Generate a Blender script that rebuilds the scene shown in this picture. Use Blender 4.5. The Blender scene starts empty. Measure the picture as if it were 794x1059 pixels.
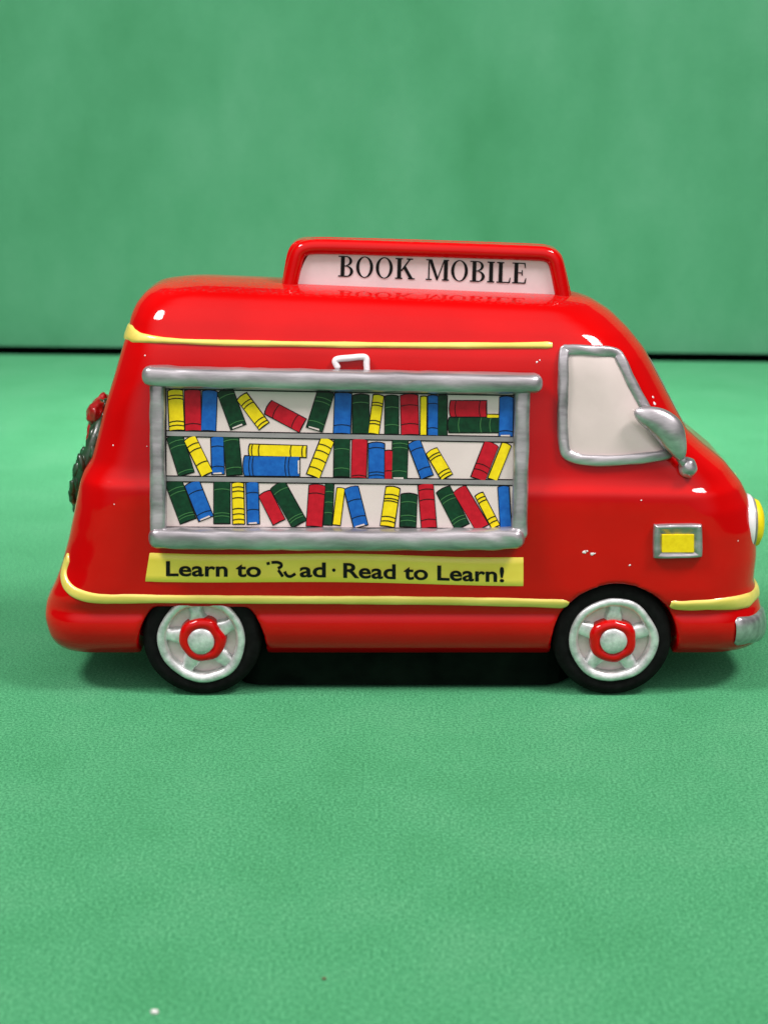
import bpy, bmesh, math, random
from mathutils import Vector, Matrix, noise
from mathutils.bvhtree import BVHTree

# ------------------------------------------------------------------ scene, camera, light
random.seed(7)
SC = bpy.context.scene
COL = SC.collection
S = 0.000176                      # one modelling unit (about one photo pixel at the van) in metres
TH = math.radians(15.0)
F = 1720.0
CX, CY0 = 397.0, 530.0
CAM = Vector((0.0, -F * math.cos(TH), 652.6))
FW = Vector((0, math.cos(TH), -math.sin(TH)))
UP = Vector((0, math.sin(TH), math.cos(TH)))

cam_data = bpy.data.cameras.new("camera")
cam = bpy.data.objects.new("camera", cam_data)
COL.objects.link(cam)
cam.location = CAM * S
cam.rotation_euler = (math.radians(90) - TH, 0, 0)
cam_data.sensor_fit = 'HORIZONTAL'
cam_data.sensor_width = 24.0
cam_data.lens = 24.0 * F / 794.0
cam_data.clip_start = 0.01
cam_data.clip_end = 50.0
cam_data.dof.use_dof = True
cam_data.dof.focus_distance = (F + 8) * S
cam_data.dof.aperture_fstop = 27.0
SC.camera = cam

world = bpy.data.worlds.new("World")
SC.world = world
world.use_nodes = True
bg = world.node_tree.nodes["Background"]
# a dim room, brighter towards the upper front (added fill light for the van's side)
wt = world.node_tree
tco = wt.nodes.new("ShaderNodeTexCoord")
dot = wt.nodes.new("ShaderNodeVectorMath")
dot.operation = 'DOT_PRODUCT'
dot.inputs[1].default_value = (0, -0.72, 0.69)
wr_ = wt.nodes.new("ShaderNodeMapRange")
wr_.inputs["From Min"].default_value = 0.45
wr_.inputs["From Max"].default_value = 1.0
wr_.inputs["To Min"].default_value = 0.06
wr_.inputs["To Max"].default_value = 1.25
wr_.interpolation_type = 'SMOOTHSTEP'
wt.links.new(tco.outputs["Generated"], dot.inputs[0])
wt.links.new(dot.outputs["Value"], wr_.inputs["Value"])
wt.links.new(wr_.outputs[0], bg.inputs[1])
bg.inputs[0].default_value = (1.0, 0.93, 0.95, 1)


def softbox(name, loc, target, size, power, color, spread=180):
    d = bpy.data.lights.new(name, 'AREA')
    d.shape = 'ELLIPSE'
    d.size, d.size_y = size[0] * S, size[1] * S
    d.energy = power
    d.color = color
    d.spread = math.radians(spread)
    o = bpy.data.objects.new(name, d)
    COL.objects.link(o)
    o.location = Vector(loc) * S
    o.rotation_euler = (Vector(target) - Vector(loc)).to_track_quat('-Z', 'Y').to_euler()
    return o


softbox("softbox_lamp", (-2000, -950, 3300), (0, 700, 150), (1250, 850), 4.0, (1.0, 0.92, 0.93))
softbox("softbox_lamp", (2000, -950, 3300), (0, 700, 150), (1250, 850), 4.0, (1.0, 0.92, 0.93))
# an added narrow-beam lamp that brightens the empty floor behind the van
softbox("softbox_lamp", (0, 1330, 1650), (0, 1330, 0), (1900, 350), 0.34, (1.0, 0.95, 0.97), 72)

SC.view_settings.view_transform = 'Standard'
SC.view_settings.look = 'None'
SC.view_settings.exposure = 0.0
SC.view_settings.gamma = 1.0


# ------------------------------------------------------------------ geometry helpers (all in units)
def ray(px, py):
    return FW * F + Vector((1, 0, 0)) * (px - CX) + UP * (CY0 - py)


def P(px, py, Y):
    """the point at depth Y that the photograph shows at (px, py)"""
    d = ray(px, py)
    return CAM + d * ((Y - CAM.y) / d.y)


def catmull(pts, n, closed=False):
    """resample a polyline of tuples / vectors as a Catmull-Rom curve, n per segment"""
    pts = [tuple(p) for p in pts]
    k = len(pts)
    out = []
    segs = k if closed else k - 1
    for i in range(segs):
        if closed:
            a, b, c, d = pts[(i - 1) % k], pts[i], pts[(i + 1) % k], pts[(i + 2) % k]
        else:
            a, b, c, d = pts[max(i - 1, 0)], pts[i], pts[i + 1], pts[min(i + 2, k - 1)]
        for j in range(n):
            t = j / n
            out.append(tuple(0.5 * (2 * b[q] + (c[q] - a[q]) * t + (2 * a[q] - 5 * b[q] + 4 * c[q] - d[q]) * t * t
                                    + (3 * b[q] - a[q] - 3 * c[q] + d[q]) * t ** 3) for q in range(len(b))))
    if not closed:
        out.append(pts[-1])
    return out


def lerp_table(tab, x):
    if x <= tab[0][0]:
        return tab[0][1]
    for (a, va), (b, vb) in zip(tab, tab[1:]):
        if x <= b:
            return va + (vb - va) * (x - a) / (b - a)
    return tab[-1][1]


class MB:
    """collects geometry for one mesh"""
    def __init__(self):
        self.v, self.f, self.m = [], [], []

    def add(self, vs, fs, mi=0):
        o = len(self.v)
        self.v += [Vector(x) for x in vs]
        for f in fs:
            self.f.append([i + o for i in f])
            self.m.append(mi)

    def tube(self, pts, rad, n=14, closed=False, mi=0, wob=0.0, flat=1.0, seed=0.0, cap=True, sq=1.0):
        pts = [Vector(p) for p in pts]
        k = len(pts)
        rs = rad if isinstance(rad, (list, tuple)) else [rad] * k
        if not closed and cap:                       # rounded ends
            t0 = (pts[0] - pts[1]).normalized()
            t1 = (pts[-1] - pts[-2]).normalized()
            a0, a1, r0, r1 = pts[0], pts[-1], rs[0], rs[-1]
            steps = (0.97, 0.8, 0.5)
            pts = [a0 + t0 * r0 * s * 0.8 for s in steps] + pts + [a1 + t1 * r1 * s * 0.8 for s in reversed(steps)]
            rs = [r0 * math.sqrt(1 - s * s) for s in steps] + list(rs) + [r1 * math.sqrt(1 - s * s) for s in reversed(steps)]
            k = len(pts)
        vs, fs = [], []
        for i, p in enumerate(pts):
            if closed:
                t = pts[(i + 1) % k] - pts[(i - 1) % k]
            else:
                t = pts[min(i + 1, k - 1)] - pts[max(i - 1, 0)]
            t.normalize()
            yd = Vector((0, 1, 0))
            if abs(t.dot(yd)) > 0.9:
                yd = Vector((0, 0, 1))
            a = t.cross(yd).normalized()
            b = t.cross(a).normalized()
            for j in range(n):
                ph = 2 * math.pi * j / n
                q = rs[i]
                if wob:
                    q *= 1 + wob * noise.noise(p * 0.06 + Vector((math.cos(ph) * 1.2, math.sin(ph) * 1.2, seed)))
                ca, sa = math.cos(ph), math.sin(ph)
                ca, sa = math.copysign(abs(ca) ** sq, ca), math.copysign(abs(sa) ** sq, sa)
                vs.append(p + a * ca * q + b * sa * q * flat)
        for i in range(k if closed else k - 1):
            i2 = (i + 1) % k
            for j in range(n):
                j2 = (j + 1) % n
                fs.append([i * n + j, i * n + j2, i2 * n + j2, i2 * n + j])
        if not closed:
            fs.append(list(range(n)))
            fs.append([(k - 1) * n + j for j in reversed(range(n))])
        self.add(vs, fs, mi)

    def lathe(self, c, prof, n=64, mi=0, wob=0.0, closed_ring=False, seed=0):
        """revolve (radius, y) pairs about the axis through c along Y"""
        vs, fs = [], []
        k = len(prof)
        for j in range(n):
            ph = 2 * math.pi * j / n
            w = 1 + wob * noise.noise(Vector((math.cos(ph) * 1.6, math.sin(ph) * 1.6, seed)))
            for r, y in prof:
                vs.append(Vector(c) + Vector((math.cos(ph) * r * w, y, math.sin(ph) * r * w)))
        for j in range(n):
            j2 = (j + 1) % n
            for i in range(k if closed_ring else k - 1):
                i2 = (i + 1) % k
                fs.append([j * k + i, j * k + i2, j2 * k + i2, j2 * k + i])
        self.add(vs, fs, mi)

    def blob(self, c, ax, ay, az, nu=32, nv=20, mi=0, wob=0.0, seed=0.0):
        """ellipsoid with three axis vectors"""
        c, ax, ay, az = Vector(c), Vector(ax), Vector(ay), Vector(az)
        vs, fs = [c - az], []
        for i in range(1, nv):
            th = math.pi * i / nv - math.pi / 2
            for j in range(nu):
                ph = 2 * math.pi * j / nu
                d = Vector((math.cos(th) * math.cos(ph), math.cos(th) * math.sin(ph), math.sin(th)))
                w = 1 + wob * noise.noise(d * 2.2 + Vector((seed, 0, 0)))
                vs.append(c + (ax * d.x + ay * d.y + az * d.z) * w)
        vs.append(c + az)
        for j in range(nu):
            j2 = (j + 1) % nu
            fs.append([0, 1 + j2, 1 + j])
            for i in range(nv - 2):
                a = 1 + i * nu
                fs.append([a + j, a + j2, a + nu + j2, a + nu + j])
            a = 1 + (nv - 2) * nu
            fs.append([a + j, a + j2, len(vs) - 1])
        self.add(vs, fs, mi)

    def prism(self, poly, depth, mi=0):
        """poly: list of Vectors (a loop); depth: Vector to extrude by"""
        n = len(poly)
        vs = [Vector(p) for p in poly] + [Vector(p) + Vector(depth) for p in poly]
        fs = [list(range(n)), [n + i for i in reversed(range(n))]]
        for i in range(n):
            fs.append([i, i + n, (i + 1) % n + n, (i + 1) % n])
        self.add(vs, fs, mi)

    def grid(self, rows, mi=0):
        k = len(rows[0])
        vs = [p for r in rows for p in r]
        fs = []
        for i in range(len(rows) - 1):
            for j in range(k - 1):
                fs.append([i * k + j, i * k + j + 1, (i + 1) * k + j + 1, (i + 1) * k + j])
        self.add(vs, fs, mi)

    def mesh(self, name, scale=S, origin=Vector((0, 0, 0)), smooth=True):
        me = bpy.data.meshes.new(name)
        me.from_pydata([tuple((p - origin) * scale) for p in self.v], [], self.f)
        for p, mi in zip(me.polygons, self.m):
            p.material_index = mi
            p.use_smooth = smooth
        bm = bmesh.new()
        bm.from_mesh(me)
        bmesh.ops.recalc_face_normals(bm, faces=bm.faces[:])
        bm.to_mesh(me)
        bm.free()
        return me

    def build(self, name, mats, parent=None, origin=Vector((0, 0, 0)), smooth=True, angle=None):
        me = self.mesh(name, origin=Vector(origin), smooth=smooth)
        return link(name, me, mats, parent, origin, angle)


def link(name, me, mats, parent=None, origin=Vector((0, 0, 0)), angle=None):
    for m in (mats if isinstance(mats, (list, tuple)) else [mats]):
        me.materials.append(m)
    if angle is not None:
        me.set_sharp_from_angle(angle=math.radians(angle))
    o = bpy.data.objects.new(name, me)
    COL.objects.link(o)
    base = Vector((0, 0, 0))
    if parent:
        o.parent = parent
        q = parent
        while q:
            base = base + q.location
            q = q.parent
    o.location = Vector(origin) * S - base
    return o


def evaluated(ob):
    dg = bpy.context.evaluated_depsgraph_get()
    dg.update()
    me = bpy.data.meshes.new_from_object(ob.evaluated_get(dg))
    return me


def ceramic(mb, name, voxel, iters, cutters=()):
    """solid from mb (units) minus cutters, remeshed and softened like slip-cast clay; mesh in units"""
    tmp = bpy.data.objects.new(name, mb.mesh(name, scale=1.0))
    COL.objects.link(tmp)
    cobs = []
    for c in cutters:
        co = bpy.data.objects.new("cutter", c.mesh("cutter", scale=1.0))
        COL.objects.link(co)
        cobs.append(co)
        m = tmp.modifiers.new("cut", 'BOOLEAN')
        m.operation = 'DIFFERENCE'
        m.solver = 'EXACT'
        m.object = co
    m = tmp.modifiers.new("remesh", 'REMESH')
    m.mode = 'VOXEL'
    m.voxel_size = voxel
    m.use_smooth_shade = True
    m = tmp.modifiers.new("smooth", 'SMOOTH')
    m.factor = 0.5
    m.iterations = iters
    me = evaluated(tmp)
    for o in cobs + [tmp]:
        bpy.data.objects.remove(o)
    return me


# ------------------------------------------------------------------ materials
def mat(name, base, rough=0.4, metal=0.0, coat=0.0, coat_rough=0.04, spec=0.5):
    m = bpy.data.materials.new(name)
    m.use_nodes = True
    b = m.node_tree.nodes["Principled BSDF"]
    b.inputs["Base Color"].default_value = (*base, 1)
    b.inputs["Roughness"].default_value = rough
    b.inputs["Metallic"].default_value = metal
    b.inputs["Coat Weight"].default_value = coat
    b.inputs["Coat Roughness"].default_value = coat_rough
    b.inputs["Specular IOR Level"].default_value = spec
    return m


def nd(m, t, **kw):
    n = m.node_tree.nodes.new(t)
    for k, v in kw.items():
        setattr(n, k, v)
    return n


def lk(m, a, b):
    m.node_tree.links.new(a, b)


def noise_tex(m, scale, detail=4, rough=0.55, stretch=None):
    tc = nd(m, "ShaderNodeTexCoord")
    mp = nd(m, "ShaderNodeMapping")
    if stretch:
        mp.inputs["Scale"].default_value = stretch
    lk(m, tc.outputs["Object"], mp.inputs[0])
    n = nd(m, "ShaderNodeTexNoise")
    n.inputs["Scale"].default_value = scale
    n.inputs["Detail"].default_value = detail
    n.inputs["Roughness"].default_value = rough
    lk(m, mp.outputs[0], n.inputs["Vector"])
    return n


def ramp(m, src, stops):
    r = nd(m, "ShaderNodeValToRGB")
    e = r.color_ramp.elements
    while len(e) < len(stops):
        e.new(0.5)
    for el, (p, c) in zip(e, stops):
        el.position = p
        el.color = (*c, 1) if len(c) == 3 else c
    lk(m, src, r.inputs[0])
    return r


def bump(m, src, strength, dist):
    b = nd(m, "ShaderNodeBump")
    b.inputs["Strength"].default_value = strength
    b.inputs["Distance"].default_value = dist
    lk(m, src, b.inputs["Height"])
    lk(m, b.outputs[0], m.node_tree.nodes["Principled BSDF"].inputs["Normal"])
    return b


def mottled(name, dark, light, scale, rough=0.4, metal=0.0, coat=0.0, bstr=0.1, bdist=0.0002, lo=0.35, hi=0.7,
            stretch=None, coat_rough=0.05, spec=0.5):
    m = mat(name, light, rough, metal, coat, coat_rough, spec)
    n = noise_tex(m, scale, 5, 0.6, stretch)
    r = ramp(m, n.outputs["Fac"], [(lo, dark), (hi, light)])
    lk(m, r.outputs[0], m.node_tree.nodes["Principled BSDF"].inputs["Base Color"])
    bump(m, n.outputs["Fac"], bstr, bdist)
    return m


M = {}


def red_glaze():
    m = mat("red_glaze", (0.6, 0.004, 0.005), 0.4, 0, 1.0, 0.035, 0.0)
    m.node_tree.nodes["Principled BSDF"].inputs["Coat IOR"].default_value = 1.36
    b = m.node_tree.nodes["Principled BSDF"]
    big = noise_tex(m, 60, 3)
    col = ramp(m, big.outputs["Fac"], [(0.3, (0.46, 0.0008, 0.001)), (0.7, (0.54, 0.0014, 0.0018))])
    # settled dust: fine specks lying on the upward faces
    geo = nd(m, "ShaderNodeNewGeometry")
    sx = nd(m, "ShaderNodeSeparateXYZ")
    lk(m, geo.outputs["Normal"], sx.inputs[0])
    upm = nd(m, "ShaderNodeMapRange")
    upm.inputs["From Min"].default_value = 0.86
    upm.inputs["From Max"].default_value = 1.0
    lk(m, sx.outputs["Z"], upm.inputs["Value"])
    sp = noise_tex(m, 1500, 2, 0.7)
    spk = ramp(m, sp.outputs["Fac"], [(0.50, (0.03, 0.03, 0.03)), (0.70, (1, 1, 1))])
    mul = nd(m, "ShaderNodeMath", operation='MULTIPLY')
    lk(m, upm.outputs[0], mul.inputs[0])
    lk(m, spk.outputs[0], mul.inputs[1])
    mul2 = nd(m, "ShaderNodeMath", operation='MULTIPLY')
    mul2.inputs[1].default_value = 0.6
    lk(m, mul.outputs[0], mul2.inputs[0])
    mix = nd(m, "ShaderNodeMixRGB")
    lk(m, mul2.outputs[0], mix.inputs[0])
    lk(m, col.outputs[0], mix.inputs[1])
    mix.inputs[2].default_value = (0.13, 0.07, 0.06, 1)
    lk(m, mix.outputs[0], b.inputs["Base Color"])
    cr = nd(m, "ShaderNodeMapRange")
    cr.inputs["To Min"].default_value = 0.06
    cr.inputs["To Max"].default_value = 0.06
    lk(m, upm.outputs[0], cr.inputs["Value"])
    lk(m, cr.outputs[0], b.inputs["Coat Roughness"])
    wav = noise_tex(m, 110, 2, 0.5)
    bp = bump(m, wav.outputs["Fac"], 0.08, 0.0003)
    lk(m, bp.outputs[0], b.inputs["Coat Normal"])
    return m


M['red'] = red_glaze()
M['yellow'] = mottled("yellow_paint", (0.62, 0.52, 0.08), (0.84, 0.69, 0.16), 240, 0.4, 0, 0.5, 0.25, 0.0002, stretch=(0.3, 1, 1))
M['banner'] = mottled("banner_yellow", (0.82, 0.64, 0.05), (0.93, 0.76, 0.09), 120, 0.4, 0, 0.5, 0.15, 0.0001, stretch=(0.4, 1, 1))
M['silver'] = mottled("silver_paint", (0.27, 0.26, 0.27), (0.58, 0.565, 0.58), 700, 0.33, 0.7, 0.3, 0.35, 0.0002, stretch=(0.1, 1, 0.5))
M['recess'] = mottled("wheel_white", (0.62, 0.55, 0.53), (0.78, 0.71, 0.69), 400, 0.35, 0, 0.3, 0.1, 0.0002)
M['rim'] = mottled("rim_silver", (0.45, 0.48, 0.47), (0.86, 0.88, 0.87), 450, 0.42, 0.55, 0.1, 0.5, 0.0003)
M['pane'] = mottled("pane_white", (0.55, 0.475, 0.44), (0.60, 0.515, 0.48), 120, 0.22, 0, 0.6, 0.05, 0.0001)
M['panel'] = mottled("panel_white", (0.63, 0.54, 0.51), (0.68, 0.585, 0.555), 150, 0.35, 0, 0.3, 0.04, 0.0001)
M['plate'] = mottled("sign_white", (0.64, 0.555, 0.545), (0.72, 0.63, 0.62), 140, 0.3, 0, 0.4, 0.04, 0.0001)
M['white'] = mottled("white_paint", (0.70, 0.68, 0.68), (0.82, 0.80, 0.80), 300, 0.3, 0, 0.5, 0.2, 0.0002)
M['ink'] = mat("black_ink", (0.004, 0.004, 0.004), 0.4, spec=0.2)
M['ink_soft'] = mat("green_ink", (0.035, 0.16, 0.04), 0.45)
M['b_red'] = mottled("book_red", (0.40, 0.004, 0.014), (0.52, 0.007, 0.02), 900, 0.4, 0, 0.0, 0.05, 0.0001, spec=0.22)
M['b_blue'] = mottled("book_blue", (0.005, 0.085, 0.36), (0.01, 0.13, 0.47), 900, 0.4, 0, 0.0, 0.05, 0.0001, spec=0.22)
M['b_green'] = mottled("book_green", (0.0015, 0.026, 0.010), (0.003, 0.05, 0.018), 900, 0.4, 0, 0.0, 0.05, 0.0001, spec=0.22)
M['b_yellow'] = mottled("book_yellow", (0.74, 0.56, 0.005), (0.86, 0.68, 0.01), 900, 0.4, 0, 0.0, 0.05, 0.0001, spec=0.22)
M['tyre'] = mottled("tyre_black", (0.002, 0.002, 0.002), (0.006, 0.0065, 0.0065), 500, 0.8, 0, 0.0, 0.2, 0.0002, spec=0.12)
M['shelf'] = mottled("shelf_grey", (0.22, 0.21, 0.21), (0.34, 0.33, 0.33), 500, 0.4, 0.3, 0.2, 0.1, 0.0001, stretch=(0.2, 1, 1))
M['leaf'] = mottled("wreath_green", (0.010, 0.025, 0.010), (0.02, 0.085, 0.035), 500, 0.35, 0, 0.3, 0.3, 0.0003)
M['under_shade'] = mottled("underside_shade", (0.001, 0.003, 0.002), (0.004, 0.009, 0.006), 150, 0.9, spec=0.05)  # near-black colour carrying the shade beneath the van
M['bow'] = mottled("bow_red", (0.22, 0.004, 0.004), (0.42, 0.006, 0.006), 500, 0.35, 0, 0.5, 0.3, 0.0003)
M['dark'] = mat("dark_table", (0.004, 0.012, 0.008), 0.9, spec=0.0)
M['lint'] = mat("lint_white", (0.75, 0.75, 0.72), 0.8)
M['crumb'] = mat("crumb_brown", (0.12, 0.05, 0.02), 0.7)


def green_foam(name, dark, mid, light, sheen, patch, pscale, stretch, grain):
    m = mat(name, mid, 0.75, 0, 0, 0.05, 0.3)
    b = m.node_tree.nodes["Principled BSDF"]
    fine = noise_tex(m, 2100, 5, 0.9)
    big = noise_tex(m, pscale, 5, 0.6, stretch)
    r = ramp(m, fine.outputs["Fac"], [(0.42, dark), (0.5, mid), (0.585, light)])
    rb = ramp(m, big.outputs["Fac"], [(0.30, patch[0]), (0.5, (1, 1, 1)), (0.72, patch[1])])
    mx = nd(m, "ShaderNodeMixRGB", blend_type='MULTIPLY')
    mx.inputs[0].default_value = 1.0
    lk(m, r.outputs[0], mx.inputs[1])
    lk(m, rb.outputs[0], mx.inputs[2])
    lk(m, mx.outputs[0], b.inputs["Base Color"])
    b.inputs["Sheen Weight"].default_value = sheen
    b.inputs["Sheen Roughness"].default_value = 0.5
    b.inputs["Sheen Tint"].default_value = (0.32, 1, 0.62, 1)
    bump(m, fine.outputs["Fac"], grain, 0.0002)
    return m


M['floor'] = green_foam("green_foam_floor", (0.011, 0.130, 0.044), (0.040, 0.252, 0.099), (0.10, 0.40, 0.18), 0.25,
                        ((0.80, 0.90, 0.84), (1.30, 1.06, 1.14)), 42, (1, 1, 1), 0.35)
M['back'] = green_foam("green_foam_back", (0.049, 0.240, 0.113), (0.057, 0.262, 0.124), (0.066, 0.282, 0.136), 0.1,
                       ((0.72, 0.86, 0.78), (1.42, 1.13, 1.26)), 17, (1.25, 1, 0.75), 0.1)


# ------------------------------------------------------------------ setting
def structure(o):
    o["kind"] = "structure"
    return o


def slab(x0, x1, yl0, yr0, yl1, yr1, z0, z1):
    mb = MB()
    mb.prism([(x0, yl0, z1), (x1, yr0, z1), (x1, yr1, z1), (x0, yl1, z1)], (0, 0, z0 - z1))
    return mb


def edge_y(x, base, sl):
    return base + sl * x


SLOPE = (2093 - 2207) / 1830.0
EDGE = 2150.0
X0, X1 = -3200, 3200
structure(slab(X0, X1, -1450, -1450, EDGE + SLOPE * X0, EDGE + SLOPE * X1, -24, 0).build("ground", M['floor'], smooth=False))
structure(slab(X0, X1, EDGE + 50 + SLOPE * X0, EDGE + 50 + SLOPE * X1, EDGE + 90 + SLOPE * X0, EDGE + 90 + SLOPE * X1, 11.5, 1700)
          .build("backdrop", M['back'], smooth=False))
structure(slab(X0 - 300, X1 + 300, -1500, -1500, 3600, 3600, -80, -25).build("table", M['dark'], smooth=False))

# ------------------------------------------------------------------ the van
van = bpy.data.objects.new("toy_van", None)
COL.objects.link(van)
van["label"] = "glossy red ceramic bookmobile van with a painted bookshelf window and roof sign"
van["category"] = "toy van"
van.empty_display_size = 0.02

YC = 128.0            # centre plane of the van
near_rows = [(676, 34), (672, 19), (666, 11), (656, 7), (648, 6.5), (641, 7.5), (635, 10.5), (630, 9), (624, 5), (612, 4), (560, 6), (524, 6.5),
             (504, 7.5), (499.5, 10.5), (495.5, 13), (487, 15), (440, 20), (400, 25), (368, 28), (356, 30)]
near_tab = [(P(397, r, y).z, y) for r, y in near_rows]
zg = near_tab[-1][0]
near_tab += [(zg + 12, 35), (zg + 25, 41), (zg + 37, 49), (zg + 46.5, 57.5), (zg + 53, 67), (zg + 57.5, 83), (zg + 59.5, 104), (zg + 60.3, 122)]


def near_y(z):
    return lerp_table(near_tab, z)


ZT = near_tab[-1][0]
XR0 = -270.0


def shear(z):
    s = min(1, max(0, (z - 120) / (zg - 120)))
    return 0.034 * s + 0.007 * min(1, max(0, (z - zg) / 40))


def sil_table(pts, r):
    tab = []
    for px, py in pts:
        y = 40.0
        for _ in range(6):
            q = P(px, py, y)
            zl = q.z
            for _ in range(4):
                zl = q.z + shear(zl) * (q.x - XR0)
            ny = near_y(zl)
            y = min(ny + r, YC)
        tab.append((zl, q.x))
    tab.sort()
    return tab


rear_sil = [(74, 675), (58, 666), (49, 652), (45.5, 638), (47, 622), (56, 603), (63, 584), (70, 557), (76, 528), (81, 502), (86, 487), (94, 475),
            (100, 452), (107, 422), (117, 390), (126, 358), (132, 341), (134, 328), (140, 314), (150, 302), (164, 293), (184, 287.5), (215, 285)]
front_sil = [(776, 674), (786, 664), (790, 648), (789, 632), (786, 616), (781, 600), (784, 575), (784, 545), (778, 520), (768, 500),
             (752, 480), (730, 462), (712, 446), (698, 420), (684, 393), (668, 362), (652, 342), (634, 324), (612, 309), (585, 299), (540, 296)]
rear_tab = sil_table(rear_sil, 36)
front_tab = sil_table(front_sil, 52)


def ring(z):
    yn = near_y(z)
    hw = YC - yn
    xr, xf = lerp_table(rear_tab, z), lerp_table(front_tab, z)
    rr, rf = min(46, hw * 0.92), min(68, hw * 0.92)
    pts = []

    def arc(cx, cy, r, a0, a1, n):
        for i in range(n):
            a = math.radians(a0 + (a1 - a0) * i / n)
            pts.append((cx + r * math.cos(a), cy + r * math.sin(a)))

    def line(a, b, n):
        for i in range(n):
            t = i / n
            pts.append((a[0] + (b[0] - a[0]) * t, a[1] + (b[1] - a[1]) * t))
    n, f = yn, 2 * YC - yn
    line((xr + rr, n), (xf - rf, n), 40)
    arc(xf - rf, n + rf, rf, -90, 0, 14)
    line((xf, n + rf), (xf, f - rf), 14)
    arc(xf - rf, f - rf, rf, 0, 90, 14)
    line((xf - rf, f), (xr + rr, f), 40)
    arc(xr + rr, f - rr, rr, 90, 180, 14)
    line((xr, f - rr), (xr, n + rr), 14)
    arc(xr + rr, n + rr, rr, 180, 270, 14)
    k = shear(z)
    return [Vector((x, y, z - k * (x - XR0))) for x, y in pts]


zs = []
z0 = near_tab[0][0]
NZ = 110
for i in range(NZ + 1):
    t = i / NZ
    zs.append(z0 + (ZT - z0) * (t if t < 0.8 else 0.8 + (1 - (1 - (t - 0.8) / 0.2) ** 1.8) * 0.2))
rings = [ring(z) for z in zs]
bd = MB()
nr = len(rings[0])
fs = []
for i in range(NZ):
    for j in range(nr):
        j2 = (j + 1) % nr
        fs.append([i * nr + j, i * nr + j2, (i + 1) * nr + j2, (i + 1) * nr + j])
fs.append(list(reversed(range(nr))))
fs.append([NZ * nr + j for j in range(nr)])
bd.add([p for r in rings for p in r], fs)

# wheel arches
WH = [P(208, 660, 8).x, P(634, 660, 8).x]


def arch(cx, rad, cz, ztop, y0, y1):
    poly = []
    for i in range(48):
        a = 2 * math.pi * i / 48
        z = cz + rad * math.sin(a)
        poly.append(Vector((cx + rad * math.cos(a), y0, min(z, ztop + 0.012 * (i % 24)))))
    c = MB()
    c.prism(poly, (0, y1 - y0, 0))
    return c


zclip = P(208, 629, 8).z
cuts = []
for y0, y1 in ((-40, 84), (2 * YC - 84, 2 * YC + 40)):
    cuts.append(arch(WH[0], 68, 54, zclip, y0, y1))
    cuts.append(arch(WH[1] + 2, 67, 60, 1e4, y0, y1))
body_me = ceramic(bd, "body", 2.1, 14, cuts)
bvh = BVHTree.FromPolygons([v.co.copy() for v in body_me.vertices], [list(p.vertices) for p in body_me.polygons])
body_me.transform(Matrix.Scale(S, 4))
for p in body_me.polygons:
    p.use_smooth = True
link("body", body_me, M['red'], van)


def hit(px, py, off=0.0):
    loc, nor, _, _ = bvh.ray_cast(CAM, ray(px, py).normalized())
    if loc is None:
        loc, nor, _, _ = bvh.find_nearest(P(px, py, 60))
    return loc + nor * off, nor


def snap(p, off=0.0):
    loc, nor, _, _ = bvh.find_nearest(Vector(p))
    return loc + nor * off, nor


def ribbon(path, bulge, na=9, base=0.5, wob=0.05):
    """raised painted band: path = list of (point near the surface, half width); follows the body"""
    mb = MB()
    pts = [Vector(p) for p, _ in path]
    rows = []
    for i, (p, hw) in enumerate(path):
        t = (pts[min(i + 1, len(pts) - 1)] - pts[max(i - 1, 0)]).normalized()
        loc, nor = snap(p)
        side = t.cross(nor).normalized()
        w = hw * (1 + wob * 2.5 * noise.noise(Vector(p) * 0.03) + wob * noise.noise(Vector(p) * 0.11))
        row = []
        endf = min(1.0, 0.25 + min(i, len(path) - 1 - i) / 3.0)
        for j in range(na):
            u = -1 + 2 * j / (na - 1)
            q, n2 = snap(loc + side * u * w * (0.6 + 0.4 * endf))
            h = base + bulge * math.sqrt(max(0, 1 - u * u)) * endf
            if j in (0, na - 1):
                h = -0.6
            row.append(q + n2 * h)
        rows.append(row)
    mb.grid(rows)
    return mb


def px_path(pts, n, half):
    """pixel path on the near side -> surface points"""
    out = []
    for c in catmull(pts, n):
        p, _ = hit(c[0], c[1])
        out.append((p, c[2] if len(c) > 2 else half))
    return out


# lower stripe: round the tail, along the side, broken by the front arch, round the nose
zr = hit(72, 582)[0]
tail = [(Vector((zr.x - 18, y, zr.z + 2)), 6.5) for y in (210, 190, 170, 150, 130, 110, 95, 80, 70)]
low = px_path([(70, 578, 6.0), (66, 594, 6.0), (70, 607, 6.5), (82, 615.5, 6.5), (104, 620, 6.0), (150, 620, 5.5), (220, 620.5, 5.2), (300, 621, 5.2),
               (400, 621.5, 5.2), (480, 622.5, 5.3), (545, 624, 5.6), (587, 625.5, 6)], 10, 6)
ribbon(tail + low, 2.0).build("stripe", M['yellow'], van)
zf = hit(770, 622)[0]
nose = px_path([(693, 625, 5), (705, 627, 6.5), (735, 626, 7.5), (760, 624, 8), (774, 621, 8)], 8, 7)
nose += [(Vector((zf.x + 26, y, zf.z + 3)), 8) for y in (52, 66, 84, 105, 128, 150, 172, 196)]
ribbon(nose, 2.2).build("stripe", M['yellow'], van)
# roof stripe
zr = hit(136, 346)[0]
tail = [(Vector((zr.x - 16, y, zr.z + 3)), 8.5) for y in (200, 180, 160, 140, 120, 100, 84, 70)]
roof = px_path([(134, 344, 8.5), (140, 348.5, 7), (152, 350.5, 4.8), (175, 352.5, 3.4), (220, 354.5, 3.0), (300, 356, 3.2), (380, 357, 3.3),
                (460, 357.5, 3.4), (530, 357.5, 3.5), (571, 357, 3.8)], 10, 4)
ribbon(tail + roof, 2.2, wob=0.08).build("stripe", M['yellow'], van)

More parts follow.
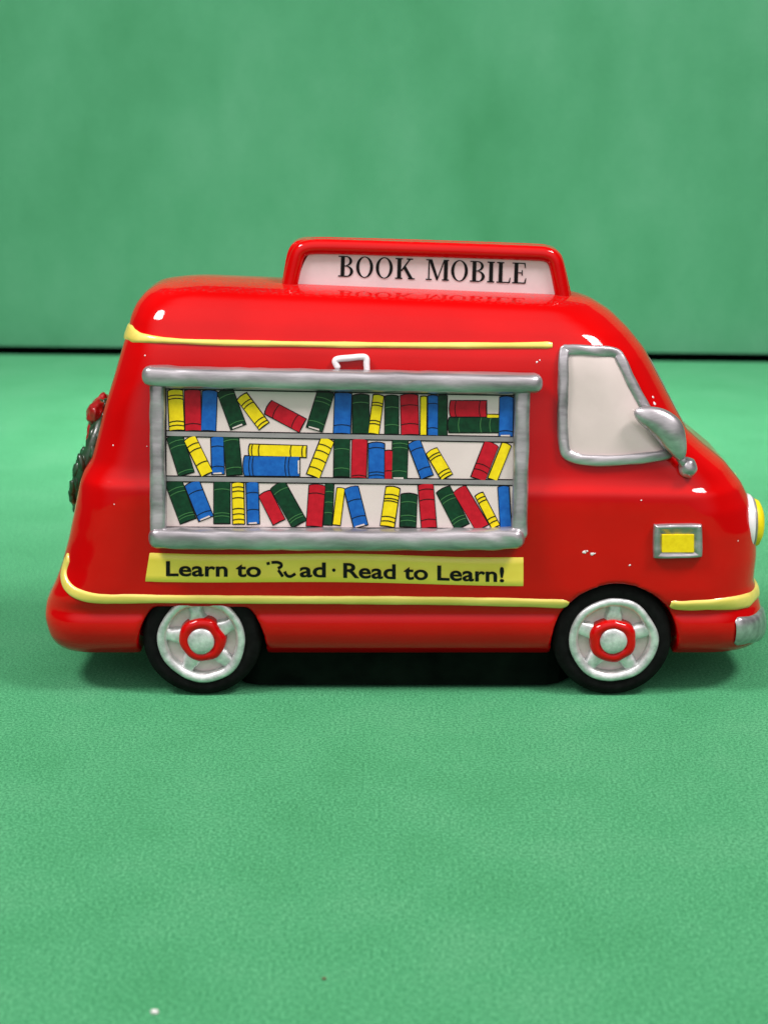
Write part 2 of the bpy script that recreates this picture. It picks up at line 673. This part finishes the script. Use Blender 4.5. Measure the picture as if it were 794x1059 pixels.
# added dark block between the axles, standing in for shade beneath the van
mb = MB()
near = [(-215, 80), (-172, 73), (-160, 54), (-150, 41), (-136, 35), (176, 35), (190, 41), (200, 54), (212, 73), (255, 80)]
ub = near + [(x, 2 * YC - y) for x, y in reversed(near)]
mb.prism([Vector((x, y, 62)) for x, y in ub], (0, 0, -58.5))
mb.build("under_shade_block", M['under_shade'], van, smooth=False)

# ------------------------------------------------------------------ bookshelf window
def panel_y(py):
    return 12.0 + (py - 400) * (-14.0 / 147)


def PP(px, py, off=0.0):
    return P(px, py, panel_y(py) - off)


mb = MB()
mb.grid([[PP(x, y0 + (y1 - y0) * v / 8) for v in range(9)] for x, y0, y1 in
         [(166 + 370 * i / 20, 396 + 8 * i / 20, 550 + 2 * i / 20) for i in range(21)]])
for q0, q1 in (((171.6, 402), (171.6, 548)), ((171, 402.6), (532, 409.4)), ((531.2, 408), (531.2, 548)), ((171, 545.6), (532, 547.4))):
    dx, dy = (0.7, 0) if q0[0] == q1[0] else (0, 0.7)
    mb.grid([[PP(q0[0] + (q1[0] - q0[0]) * t / 12 + e * dx, q0[1] + (q1[1] - q0[1]) * t / 12 + e * dy, 1.6) for e in (-1, 1)] for t in range(13)], 1)
panel = mb.build("display_window", [M['panel'], M['ink']], van)


def rail(name, pts, rad, flat, seed, wob=0.09, yoff=0.0):
    mb = MB()
    c = catmull(pts, 10)
    mb.tube([PP(a[0], a[1], yoff) for a in c], [rad * a[2] for a in c], n=28, wob=wob, flat=flat, seed=seed, sq=0.62)
    return mb.build(name, M['silver'], panel)


rail("post", [(163.5, 398, 1), (163, 450, .95), (163.5, 500, 1), (164, 552, 1.05)], 8.4, 1.0, 1.0)
rail("post", [(540, 400, 1), (539, 450, 1), (538, 500, 1), (536.5, 552, 1.05)], 8.2, 1.0, 2.0)
rail("top_rail", [(155, 388.5, .96), (200, 390.5, 1), (300, 392.5, .98), (400, 394.5, 1), (480, 396, 1), (553, 396.5, .95)], 10.6, 1.2, 3.0, yoff=2)
rail("bottom_rail", [(162, 556, .95), (230, 557, 1), (320, 557.5, 1.02), (420, 558, 1), (500, 557.5, 1), (534, 556, .98)], 11.2, 1.1, 4.0, yoff=2)
for a, b in (((172, 448.8), (532, 455)), ((171, 495.6), (532, 499.6))):
    mb = MB()
    for mi, w, o in ((1, 3.6, 0.25), (0, 2.3, 1.0)):
        row0, row1 = [], []
        for i in range(25):
            t = i / 24
            x, y = a[0] + (b[0] - a[0]) * t, a[1] + (b[1] - a[1]) * t
            row0.append(PP(x, y - w, o))
            row1.append(PP(x, y + w, o))
        mb.grid([row0, row1], mi)
    mb.build("shelf", [M['shelf'], M['ink']], panel)

# books: x, y of both ends of the spine line, width, colour, bands (fractions along the spine)
BK = [
    (181, 403, 183, 445.5, 15.5, 'y', (.14, .22, .77, .87)), (199, 403, 199.6, 446, 16.5, 'r', (.82,)), (217, 404, 215.2, 446, 15.5, 'b', ()),
    (232, 403, 246.5, 442, 16.5, 'g', (.15, .86)), (249.5, 409.5, 273, 441, 12.5, 'y', (.2, .3, .78, .9)), (276, 421, 313, 440.5, 15.5, 'r', (.22, .75)),
    (337.5, 404, 325, 444.5, 17, 'g', (.2, .3, .8)), (355, 406, 353.6, 449, 17.5, 'b', (.78,)), (373, 408, 373, 449, 17, 'g', (.2,)),
    (391.5, 408.5, 386, 449, 11, 'y', (.2, .27, .66, .74)), (405, 409, 405, 449.5, 14, 'g', (.3, .75)), (423, 408, 424, 450, 18, 'r', (.26, .72)),
    (438, 410, 438, 450.5, 6.5, 'y', ()), (447.8, 409, 447.3, 451, 10.5, 'b', (.2, .8)), (457.6, 409, 457.3, 451, 9.5, 'g', ()),
    (503, 431, 516, 431, 4, 'y', ()), (464.5, 423, 503, 423, 16.5, 'r', (.15, .8)), (463, 440, 517, 440, 15.5, 'g', (.2, .62, .8)),
    (524, 410, 523, 452, 14.5, 'b', (.85,)),
    (180, 450, 192.8, 491, 16.5, 'g', (.15, .28, .9)), (195.5, 453, 214, 491, 12.8, 'y', (.18, .32, .68)), (224.5, 451.7, 225.5, 491, 13, 'b', (.25, .78)),
    (238.4, 450, 242.5, 492, 16, 'g', (.12, .8)), (257, 465.6, 316.8, 467.5, 12, 'y', (.05, .17, .72, .92)), (251.4, 482, 309.8, 482.5, 20.5, 'b', (.1, .16, .74, .8)),
    (339, 454, 323.5, 493, 14, 'y', (.18, .34, .55, .78)), (353.6, 451.7, 353, 493.5, 16, 'g', (.3, .78)), (372, 454, 371, 495, 15.5, 'r', (.92,)),
    (389.3, 457.7, 389.3, 496, 16.5, 'b', (.14, .8, .88)), (402, 466, 402, 496, 8, 'r', (.7,)), (414, 452, 412.5, 496, 16, 'g', (.15, .25, .8)),
    (427.5, 457, 441.5, 494, 13.5, 'b', (.2, .74)), (445.5, 466, 462, 494, 13, 'y', (.16, .26, .76, .88)), (508.5, 458.5, 493.8, 496, 15, 'r', (.6, .75)),
    (524, 459, 509, 496.5, 10, 'y', ()),
    (178.5, 496.5, 194.5, 539.5, 17, 'g', (.2, .3, .82, .88)), (198, 499, 213, 537, 16, 'b', (.25, .82)), (229.5, 497, 229.5, 542, 16.5, 'g', (.2, .75, .82)),
    (246, 499.5, 246.8, 542.5, 12, 'y', (.1, .2, .36, .62, .75, .88)), (260.5, 498.5, 262, 542.5, 12.5, 'b', (.25, .65)), (273, 509.5, 288.5, 540.5, 13.5, 'r', ()),
    (286.5, 501, 309.5, 542.5, 16.5, 'g', (.15, .8, .86)), (328, 501.5, 325, 545, 16.5, 'r', (.2,)), (341, 500, 339, 543.5, 8.5, 'g', (.2, .45, .7)),
    (352.5, 505, 347.8, 543.5, 8, 'y', ()), (362.7, 504, 373, 545, 14.8, 'b', (.32, .74)), (406.5, 503.5, 400.5, 545, 14.5, 'y', (.2, .3, .36, .75, .86)),
    (423, 510.5, 421.6, 545.5, 16.5, 'g', (.25, .65, .8)), (439.8, 500.6, 443.6, 546.5, 15.5, 'r', (.12, .35, .8)), (457.5, 505.5, 478, 545.5, 15.5, 'g', (.2, .3, .75, .83)),
    (474.5, 505.5, 499, 546.5, 14.5, 'r', ()), (494.8, 511, 512.5, 545.5, 9, 'y', (.12, .22, .72, .84)), (520.5, 503, 523.2, 546.5, 11.5, 'b', ()),
]
CM = {'r': 'b_red', 'g': 'b_green', 'b': 'b_blue', 'y': 'b_yellow'}


def book(i, x1, y1, x2, y2, w, c, bands):
    d = Vector((x2 - x1, y2 - y1))
    L = d.length
    d.normalize()
    s = Vector((-d.y, d.x))
    lift = 0.03 * (i % 7)

    def at(t, u):
        return (x1 + d.x * t + s.x * u, y1 + d.y * t + s.y * u)

    def poly(pts, off, mi):
        mb.add([PP(a, b, off + lift) for a, b in pts], [list(range(len(pts)))], mi)
    h = w / 2
    mb = MB()
    e = 0.7
    curve = [(-1.0, 1), (-.6, .35), (0, 0.0), (.6, .35), (1.0, 1)]       # rounded head of the spine
    k = min(1.6, w * 0.1)
    out = [at(-e + k * c1, u * (h + e)) for u, c1 in curve] + [at(L + e, u * (h + e)) for u, _ in reversed(curve)]
    poly(out, 0.35, 1)
    ins = 0.35 if c in 'yb' else 0.2
    j = [random.uniform(-.3, .3) for _ in range(4)]
    inn = [at(ins + k * c1 + j[0], u * (h - ins) + j[1]) for u, c1 in curve] + [at(L - ins - k * .4 * (1 - c1), u * (h - ins) + j[2]) for u, c1 in reversed(curve)]
    poly(inn, 0.75, 0)
    for b in bands:
        t = b * L
        lw = 0.55 if c == 'y' else 0.4
        top = [at(t - lw + k * c1 * .8, u * (h - .2)) for u, c1 in curve]
        bot = [at(t + lw + k * c1 * .8, u * (h - .2)) for u, c1 in reversed(curve)]
        poly(top + bot, 1.0, 2 if c == 'g' else 1)
    if c in 'gb' and i % 3 == 0:                                        # strip of bare white paper at the foot
        poly([at(L - 2.0, -h * .55), at(L - 1.6, h * .75), at(L - .3, h * .75), at(L - .3, -h * .6)], 1.0, 3)
    mb.build("book", [M[CM[c]], M['ink'], M['ink_soft'], M['panel']], panel, smooth=False)


for i, b in enumerate(BK):
    book(i, *b)

# little white latch above the top rail
mb = MB()
lp = catmull([(349, 380), (346.5, 374), (350, 371.5), (362, 370.5), (374, 369.5), (378.5, 371), (379, 377), (379.5, 383)], 6)
mb.tube([hit(a, b, 3.0)[0] for a, b in lp], 3.3, n=12, wob=0.15)
mb.build("latch", M['white'], van)

# ------------------------------------------------------------------ slogan banner
def banner_pt(px, py, off):
    p, n = hit(px, py)
    return p + n * off


mb = MB()
rows = []
for i in range(41):
    t = i / 40
    x0, x1 = 155 + 386 * t, 150 + 391 * t
    yt, yb = 571.5 + 4 * t + 1.2 * math.sin(t * 9), 602 + 4.5 * t + 1.0 * math.sin(t * 7 + 1)
    row = []
    for j in range(9):
        u = j / 8
        off = 2.2 if 0 < j < 8 else -0.5
        if i in (0, 40):
            off = 1.6 if 0 < j < 8 else -0.5
        row.append(banner_pt(x0 + (x1 - x0) * u, yt + (yb - yt) * u, off))
    rows.append(row)
mb.grid(rows)
banner = mb.build("banner", M['banner'], van)


def text_mesh(body, bold=0.022):
    cu = bpy.data.curves.new("t", 'FONT')
    cu.body = body
    cu.resolution_u = 6
    cu.offset = bold
    ob = bpy.data.objects.new("t", cu)
    COL.objects.link(ob)
    me = evaluated(ob)
    vs = [v.co.copy() for v in me.vertices]
    fs = [list(p.vertices) for p in me.polygons]
    bpy.data.objects.remove(ob)
    return vs, fs


def fit_text(mb, body, x0, x1, base0, base1, cap, off, place):
    """text from px x0 to x1, baseline row base0 -> base1, capital height in px"""
    vs, fs = text_mesh(body)
    hv, _ = text_mesh("L")
    H = max(v.y for v in hv)
    a, b = min(v.x for v in vs), max(v.x for v in vs)
    out = []
    for v in vs:
        t = (v.x - a) / (b - a)
        out.append(place(x0 + (x1 - x0) * t, base0 + (base1 - base0) * t - v.y / H * cap, off))
    mb.add(out, fs)


mb = MB()
for off2 in (0,):
    fit_text(mb, "Learn to", 172, 270, 595.2, 596.2, 15.0, 2.9, banner_pt)
    fit_text(mb, "ad", 310, 337, 596.3, 596.6, 15.0, 2.9, banner_pt)
    fit_text(mb, "\u00b7", 343.5, 347.0, 596.8, 596.8, 15.0, 2.9, banner_pt)
    fit_text(mb, "Read to Learn!", 355, 521, 597.0, 601.5, 15.0, 2.9, banner_pt)


def stroke(mb, pts, w, off, place):
    q = catmull(pts, 5)
    for s in range(len(q) - 1):
        a, b = Vector(q[s]), Vector(q[s + 1])
        n = (b - a).normalized()
        n = Vector((-n.y, n.x)) * w / 2
        e = (b - a).normalized() * 0.1
        mb.add([place(*(a + n - e), off), place(*(b + n + e), off), place(*(b - n + e), off), place(*(a - n - e), off)], [[0, 1, 2, 3]])


# what is left of the two rubbed letters
stroke(mb, [(276, 583), (279, 582.2)], 3.0, 2.9, banner_pt)
stroke(mb, [(281, 581.6), (287, 581.4), (291, 583.2), (290.5, 586), (287.5, 587.5)], 3.0, 2.9, banner_pt)
stroke(mb, [(288, 589.5), (290.5, 593), (292.5, 596)], 3.0, 2.92, banner_pt)
stroke(mb, [(294.5, 591), (296.5, 594.8), (300.5, 596), (305.5, 593.2)], 3.0, 2.9, banner_pt)
mb.build("lettering", M['ink'], banner, smooth=False)

# ------------------------------------------------------------------ cab window, mirror, indicator
mb = MB()
wp = [(587, 366), (612, 366.5), (634, 369), (648, 394), (664, 424), (684, 462), (678, 470), (640, 474), (610, 474), (589, 469), (584, 440), (585, 400)]
cen = Vector((622, 428))
loop = catmull(wp, 6, closed=True)
rows = []
for a in loop + loop[:1]:
    rows.append([hit(cen.x + (a[0] - cen.x) * t, cen.y + (a[1] - cen.y) * t, 1.2)[0] for t in (0.001, .3, .6, .85, 1.0)])
mb.grid(rows)
pane = mb.build("side_window", M['pane'], van)
mb = MB()
fl = []
corner = [(583, 366), (588, 362.5), (612, 363.5), (634, 366), (641, 374), (652, 396), (668, 426), (684, 456), (690, 466), (684, 471.5), (640, 476), (612, 476.5), (590, 472), (583, 462), (581.5, 430), (582, 398)]
fl = catmull(corner, 8, closed=True)
mb.tube([hit(a, b, 1.5)[0] for a, b in fl], 5.6, n=24, closed=True, wob=0.16, seed=5, sq=0.7, flat=0.75)
mb.build("window_frame", M['silver'], pane)

# windshield on the sloping front
def nose_hit(y, z, off=0.0):
    loc, nor, _, _ = bvh.ray_cast(Vector((900, y, z)), Vector((-1, 0, 0)))
    return loc + nor * off


zt, zb_ = P(668, 372, YC).z, P(703, 432, YC).z
mb = MB()
mb.grid([[nose_hit(104 + (2 * YC - 208) * i / 16, zb_ + (zt - zb_) * j / 8, 0.5) for j in range(9)] for i in range(17)])
ws = mb.build("windshield", M['pane'], van)
wl = catmull([(103, zb_ - 1), (YC, zb_ - 2), (2 * YC - 103, zb_ - 1), (2 * YC - 102, (zt + zb_) / 2), (2 * YC - 104, zt + 1), (YC, zt + 2), (104, zt + 1), (102, (zt + zb_) / 2)], 8, closed=True)
mb = MB()
mb.tube([nose_hit(a, b, -1.4) for a, b in wl], 2.6, n=16, closed=True, wob=0.15, seed=8)
mb.build("window_frame", M['silver'], ws)

# mirror: a leaf-shaped cup on a little bulb
base, nrm = hit(684, 452)
ctr = P(683.5, 448, base.y - 20)
e1 = P(657.5, 424, base.y - 17) - ctr
e2 = P(706, 475, base.y - 20) - ctr
ax = (e2 - e1) * 0.5
side = Vector((ax.z, 0, -ax.x)).normalized()
mb = MB()
prof = []
N = 26
vs, fs = [], []
for i in range(N + 1):
    t = i / N
    c = ctr + e1 * (1 - t) + e2 * t - (e1 + e2) * 0 if False else ctr + e1 + (e2 - e1) * t
    w = 16.5 * (math.sin(math.pi * min(1, max(0.0, t * 0.97 + 0.012))) ** 0.52) * (1.0 - 0.12 * t)
    bend = side * (-9.5 * math.sin(math.pi * t))
    for j in range(20):
        ph = 2 * math.pi * j / 20
        q = 1 + 0.07 * noise.noise(Vector((t * 4, math.cos(ph), math.sin(ph))))
        vs.append(c + bend + side * math.cos(ph) * w * q + Vector((0, 1, 0)) * math.sin(ph) * w * 0.72 * q)
for i in range(N):
    for j in range(20):
        j2 = (j + 1) % 20
        fs.append([i * 20 + j, i * 20 + j2, (i + 1) * 20 + j2, (i + 1) * 20 + j])
fs.append(list(range(20)))
fs.append([N * 20 + j for j in reversed(range(20))])
mb.add(vs, fs)
mirror = mb.build("wing_mirror", M['silver'], van)
mb = MB()
b0, bn = hit(709, 484)
mb.blob(P(711, 484, b0.y - 6), (9.5, 0, 1), (0, 10, 0), (-1, 0, 10.5), wob=0.10, seed=2)
mb.tube([P(702, 472, base.y - 16), P(705, 476, b0.y - 10), P(708, 481, b0.y - 7)], [4.5, 5, 6], n=12)
mb.build("mirror_arm", M['silver'], mirror)

mb = MB()
ip = [(675.5, 545), (679, 542.5), (700, 541.8), (722, 542), (725, 546), (725.5, 572), (722, 576), (700, 577), (678, 577), (675, 573)]
lp = catmull(ip, 5, closed=True)
cx, cy = 700, 559.5
rows = []
for a in lp + lp[:1]:
    r = []
    for t, o in ((1.0, -1), (1.0, 3.5), (.94, 6.5), (.80, 6.5), (.72, 4.5), (0.01, 4.5)):
        r.append(hit(cx + (a[0] - cx) * t, cy + (a[1] - cy) * t, o + 0.8 * noise.noise(Vector((a[0], a[1], 0)) * .11))[0])
    rows.append(r)
mb.grid(rows)
ind = mb.build("turn_signal", M['silver'], van)
mb = MB()
mb.grid([[hit(x, y, 6.0 if 0 < i < 4 and 0 < j < 4 else 3.6)[0] for j, y in enumerate((551.5, 552.2, 561, 570.3, 571))]
         for i, x in enumerate((682.8, 683.8, 700, 716.2, 717.2))])
mb.build("lens", M['b_yellow'], ind, angle=35)

# ------------------------------------------------------------------ headlights, bumpers
for hy in (66, 2 * YC - 66):
    q = snap(P(800, 541, 66))[0]
    q = bvh.ray_cast(Vector((800, hy, P(784, 541, 66).z)), Vector((-1, 0, 0)))[0] + Vector((-7.5, 0, 0))
    mb = MB()

    def disc(prof, mi, c=q):
        vs, fs = [], []
        for j in range(40):
            ph = 2 * math.pi * j / 40
            for r, x in prof:
                vs.append(c + Vector((x, math.cos(ph) * r, math.sin(ph) * r)))
        k = len(prof)
        for j in range(40):
            j2 = (j + 1) % 40
            for i in range(k - 1):
                fs.append([j * k + i, j * k + i + 1, j2 * k + i + 1, j2 * k + i])
        mb.add(vs, fs, mi)
    disc([(32, -14), (32, -2), (31, 0.5), (30, 1.2), (28, 1.2)], 0)
    disc([(29, 0.8), (29, 2.8), (27.5, 4.0), (25.5, 3.4)], 1)
    hl = mb.build("headlight", [M['white'], M['shelf']], van)
    mb = MB()
    disc([(26.5, 1), (26.5, 5), (24.5, 9.5), (18, 13), (9, 15), (0.2, 15.6)], 0)
    mb.build("lens", M['b_yellow'], hl)


def bumper(name, side, zrow, pts_y, x_off, hw, thick):
    path = []
    for y, xo in pts_y:
        p, n = snap(Vector((side * 480 if 20 < y < 2 * YC - 20 else side * xo, y, zrow)))
        path.append((p, hw))
    return ribbon(path, thick, na=15, base=1.0, wob=0.06).build(name, M['silver'], van)


zb = P(778, 650, 40).z
ex = P(771, 650, 12).x
fp = []
for x, y in ((ex, -10), (ex + 8, -6), (ex + 18, 6), (ex + 28, 20)):
    fp.append((snap(Vector((x, y, zb)))[0], 18.5))
for y in range(40, int(2 * YC) - 30, 14):
    fp.append((snap(Vector((480, y, zb)))[0], 19.5))
for x, y in ((ex + 18, 2 * YC - 6), (ex + 8, 2 * YC + 6), (ex, 2 * YC + 10)):
    fp.append((snap(Vector((x, y, zb)))[0], 18.5))
fp2 = [(Vector(c[:3]), c[3]) for c in catmull([(*p, w) for p, w in fp], 3)]
ribbon(fp2, 4.0, na=15, base=0.8, wob=0.06).build("front_bumper", M['silver'], van)
zb = P(52, 622, 60).z
rp = [(snap(Vector((-480, y, zb)))[0], 15) for y in range(64, int(2 * YC) - 60, 12)]
ribbon(rp, 4.0, na=15, base=0.8).build("rear_bumper", M['silver'], van)

# ------------------------------------------------------------------ wheels
def make_wheel(cx, rot, seed):
    c = Vector((cx, 10, 63.5))
    mb = MB()
    mb.lathe(c, [(0.2, 10), (20, 10), (38, 10), (47, 9), (48, 11), (48, 40)], n=72)
    w = mb.build("wheel", M['recess'], van, origin=c)
    mb = MB()
    mb.lathe(c, [(46, 30), (46.5, 1.5), (48.5, 0.2), (52, -0.6), (55.5, -0.2), (60.5, 2), (62.8, 6), (63.5, 11), (63.5, 46), (62, 51), (57, 54), (30, 55), (0.2, 55)], n=96)
    mb.build("tyre", M['tyre'], w, origin=c)
    mb = MB()
    mb.lathe(c, [(47.2, 6), (47.0, -1.0), (45.2, -2.6), (42, -2.6), (38.8, -1.0), (37.6, 2), (37.4, 11)], n=72, wob=0.06, seed=seed)
    mb.build("rim", M['rim'], w, origin=c)
    for k in range(5):
        a = math.radians(rot + 72 * k)
        u = Vector((math.cos(a), 0, math.sin(a)))
        v = Vector((-math.sin(a), 0, math.cos(a)))
        mb = MB()
        rows = []
        for i in range(9):
            t = i / 8
            r = 17 + 24 * t
            hw = (11.5 - 5.5 * t + 5.0 * max(0, t - 0.6)) * (1 + random.uniform(-.12, .12))
            row = []
            for j in range(9):
                q = -1 + 2 * j / 8
                h = -2.6 * math.sqrt(max(0, 1 - q * q)) - 1.2 * math.sin(math.pi * t)
                row.append(c + u * r + v * q * hw + Vector((0, 4.4 + h if abs(q) < 1 else 10.5, 0)))
            rows.append(row)
        mb.grid(rows)
        mb.build("spoke", M['rim'], w, origin=c)
    mb = MB()
    mb.lathe(c, [(25, 11), (24.6, 1), (23.4, -2.8), (20, -4.6), (16, -4.4), (13.4, -2.5), (12.8, 1)], n=60, wob=0.13, seed=seed + 3)
    mb.build("hub_ring", M['red'], w, origin=c)
    mb = MB()
    mb.lathe(c, [(14.2, 4), (14.2, -4.2), (13, -5.6), (9, -6.4), (0.2, -6.6)], n=48, wob=0.05, seed=seed + 5)
    mb.build("hub_cap", M['rim'], w, origin=c)
    return w


wheels = [make_wheel(WH[0], 100, 1.3), make_wheel(WH[1], 88, 4.1)]
for w in wheels:                                    # the pair on the far side
    c = w.copy()
    COL.objects.link(c)
    c.location = (w.location.x, 2 * YC * S - w.location.y, w.location.z)
    c.rotation_euler = (0, 0, math.pi)
    for ch in list(w.children):
        d = ch.copy()
        COL.objects.link(d)
        d.parent = c

# ------------------------------------------------------------------ wreath on the tail
zc = P(90, 475, YC - 20).z
mb = MB()


def tail_hit(y, z):
    return bvh.ray_cast(Vector((-800, y, z)), Vector((1, 0, 0)))[0]


R0 = 46
rg = random.Random(3)
for k in range(150):
    a = 2 * math.pi * k / 150
    y, z = YC + math.cos(a) * (R0 + rg.uniform(-7, 7)), zc + math.sin(a) * (R0 + rg.uniform(-7, 7)) * 1.1
    b = tail_hit(y, z)
    o = b + Vector((-1, 0, 0)) * rg.uniform(0, 11)
    d = Vector((rg.uniform(-.4, .4), -math.sin(a) + rg.uniform(-.5, .5), math.cos(a) + rg.uniform(-.5, .5))).normalized()
    e = d.cross(Vector((1, 0, 0))).normalized()
    g = d.cross(e)
    mb.blob(o, e * 5.5, g * 4.5, d * 10, nu=10, nv=7, wob=0.2, seed=k)
ring_pts = []
for k in range(40):
    a = 2 * math.pi * k / 40
    b = tail_hit(YC + math.cos(a) * R0, zc + math.sin(a) * R0 * 1.1)
    ring_pts.append(b + Vector((-4, 0, 0)))
mb.tube(ring_pts, 9, n=12, closed=True, wob=0.3)
wr = mb.build("wreath", M['leaf'], van)
mb = MB()
bt = tail_hit(YC, zc + R0 * 1.02) + Vector((-12, 0, 0))
for sgn in (-1, 1):
    mb.blob(bt + Vector((0, sgn * 17, 3)), (10, 0, 3), (0, 18, sgn * 4), (0, -sgn * 3, 14), wob=0.25, seed=sgn)
    mb.blob(bt + Vector((-4, sgn * 10, -15)), (8, 0, 1), (0, 8, 0), (-5, sgn * 5, -19), wob=0.2, seed=sgn + 4)
mb.blob(bt + Vector((-4, 0, 0)), (10, 0, 0), (0, 8, 0), (0, 0, 9), wob=0.15)
mb.build("bow", M['bow'], wr)

# ------------------------------------------------------------------ roof sign
SY = 106.0


def sgn(px, py, off=0.0):
    return P(px, py, SY - off)


outer = [(290, 301), (293.5, 280), (297, 262), (302, 253), (311, 248.5), (330, 247.8), (400, 249.5), (480, 252), (550, 254.5), (570, 256.5), (579, 262), (584, 274), (592, 310)]
oc = catmull(outer, 5)
mb = MB()
mb.prism([sgn(a, b, -3) for a, b in oc], (0, 30, 0))
inner_shift = []
cxs, cys = 440, 285
rim = catmull([(299, 300), (303.5, 279), (307, 266), (311, 259.5), (318, 256.3), (335, 255.3), (400, 257), (480, 259.5), (550, 262), (565, 263.5), (572, 268), (576, 278), (582, 309)], 6)
mb.tube([sgn(a, b, 0) for a, b in rim], 8.2, n=16)
mb.tube([sgn(a, b, 0) + Vector((0, 22, 0)) for a, b in rim], 8.2, n=16)
sign_me = ceramic(mb, "roof_sign", 1.3, 6)
sign_me.transform(Matrix.Scale(S, 4))
for p in sign_me.polygons:
    p.use_smooth = True
sign = link("roof_sign", sign_me, M['red'], van)
mb = MB()
pl = [(305.5, 303), (311, 281), (316, 268.5), (321, 263.5), (335, 262.3), (400, 264), (480, 266.5), (550, 268.5), (562, 269.5), (568, 274), (573, 290), (577.5, 312)]
pc = catmull(pl, 5)
mb.add([sgn(a, b, 1.0) for a, b in pc], [list(range(len(pc)))])
mb.build("sign_plate", M['plate'], sign, smooth=False)


# serif capitals as polygons, x in em units, cap height 1
def rect(x0, y0, x1, y1):
    return [(x0, y0), (x1, y0), (x1, y1), (x0, y1)]


def ringpoly(cx, cy, rx, ry, tx, ty, a0=0, a1=360, n=28):
    quads = []
    for i in range(n):
        p = []
        for k, (ex, ey) in ((i, (rx, ry)), (i + 1, (rx, ry)), (i + 1, (rx - tx, ry - ty)), (i, (rx - tx, ry - ty))):
            a = math.radians(a0 + (a1 - a0) * k / n)
            p.append((cx + ex * math.cos(a), cy + ey * math.sin(a)))
        quads.append(p)
    return quads


TH_, ST = 0.06, 0.155


def serif(x, y, w=.30):
    return rect(x - w / 2, y - (TH_ if y > .5 else 0), x + w / 2, y + (0 if y > .5 else TH_))


def glyph(ch):
    g, w = [], .7
    if ch == 'O':
        g = ringpoly(.37, .5, .345, .515, .125, .045)
        w = .77
    elif ch == 'B':
        g = [rect(.10, 0, .10 + ST, 1), rect(.0, .95, .34, 1), rect(.0, 0, .36, TH_), rect(.2, .50, .34, .55)]
        g += ringpoly(.32, .765, .24, .235, .115, .05, -90, 90, 14) + ringpoly(.34, .265, .27, .265, .125, .05, -90, 90, 14)
        w = .67
    elif ch == 'K':
        g = [rect(.10, 0, .10 + ST, 1), serif(.165, 1), serif(.165, 0), serif(.60, 1, .26), serif(.68, 0, .28)]
        g += [[(.23, .40), (.29, .37), (.64, .96), (.57, .96)], [(.32, .55), (.43, .65), (.74, .04), (.59, .04)]]
        w = .80
    elif ch == 'M':
        g = [rect(.10, 0, .15, 1), rect(.74, 0, .74 + ST, 1), serif(.125, 0, .25), serif(.81, 0, .29), rect(0, .95, .2, 1), rect(.74, .95, .94, 1)]
        g += [[(.10, 1), (.25, 1), (.50, .14), (.44, .0)], [(.44, 0), (.49, 0), (.78, 1), (.73, 1)]]
        w = .98
    elif ch == 'I':
        g = [rect(.09, 0, .09 + ST, 1), serif(.157, 1), serif(.157, 0)]
        w = .36
    elif ch == 'L':
        g = [rect(.09, 0, .09 + ST, 1), serif(.157, 1), rect(0, 0, .56, TH_), [(.50, .04), (.56, .04), (.585, .27), (.55, .27)]]
        w = .61
    elif ch == 'E':
        g = [rect(.09, 0, .09 + ST, 1), rect(0, .95, .54, 1), rect(0, 0, .56, TH_), rect(.2, .49, .42, .54), rect(.39, .38, .43, .65)]
        g += [[(.50, .04), (.56, .04), (.59, .27), (.55, .27)], [(.49, .96), (.54, .96), (.555, .75), (.52, .75)]]
        w = .62
    return g, w + .03


mb = MB()
kk = 0


def serif_text(word, x0, x1, b0, b1, cap):
    global kk
    tot = sum(glyph(c)[1] for c in word)
    sc = (x1 - x0) / (tot - .06)
    x = 0
    for ch in word:
        g, w = glyph(ch)
        for poly in g:
            kk += 1
            pts = []
            for a, b in poly:
                px = x0 + (x + a) * sc
                t = (px - 349) / 196
                bl = 286.2 + 7.6 * t
                pts.append(sgn(px + 0.03 * b * cap, bl - b * cap, 1.5 + 0.012 * (kk % 17)))
            mb.add(pts, [list(range(len(pts)))])
        x += w


serif_text("BOOK", 349.5, 427.5, 0, 0, 21.5)
serif_text("MOBILE", 440, 544, 0, 0, 21.5)
mb.build("lettering", M['ink'], sign, smooth=False)

# ------------------------------------------------------------------ small wear and litter
for x, y, r in ((604, 571.5, 1.9), (607, 570.5, 1.3), (612.5, 573.5, 2.1), (615, 573, 1.0), (651, 585, 1.2), (675, 411, 1.5), (676.5, 417.5, 2.2), (763, 560, 1.0),
                (663, 518, .9), (117, 461, .9), (118, 522, .8), (555, 375, 1.2), (558, 373, .8), (150, 368, 1.0), (152, 462, .8), (640, 605, .7)):
    mb = MB()
    p, n = hit(x, y)
    t = n.orthogonal().normalized()
    b = n.cross(t)
    k = 9
    vs = [p + n * 0.9] + [p + n * 0.1 + (t * math.cos(6.283 * i / k) + b * math.sin(6.283 * i / k)) * r * random.uniform(.6, 1.2) for i in range(k)]
    mb.add(vs, [[0, 1 + i, 1 + (i + 1) % k] for i in range(k)])
    mb.build("glaze_chip", M['white'], van)


def litter(name, label, cat, c, r, m):
    mb = MB()
    mb.blob(Vector(c), (r, 0, 0), (0, r * .8, 0), (0, 0, r * .55), nu=12, nv=8, wob=0.5, seed=c[0])
    o = mb.build(name, M[m], None, origin=(c[0], c[1], 0))
    o["label"], o["category"] = label, cat
    return o


def ground_pt(px, py):
    d = ray(px, py)
    return CAM + d * (-CAM.z / d.z)


g = ground_pt(160, 1049)
litter("lint_fleck", "tiny white lint fleck on the green floor near the lower left corner", "lint", (g.x, g.y, 1.2), 2.8, 'lint')
g = ground_pt(335, 1014)
litter("crumb", "tiny brown crumb lying on the green floor in front of the van", "crumb", (g.x, g.y, 0.9), 1.6, 'crumb')
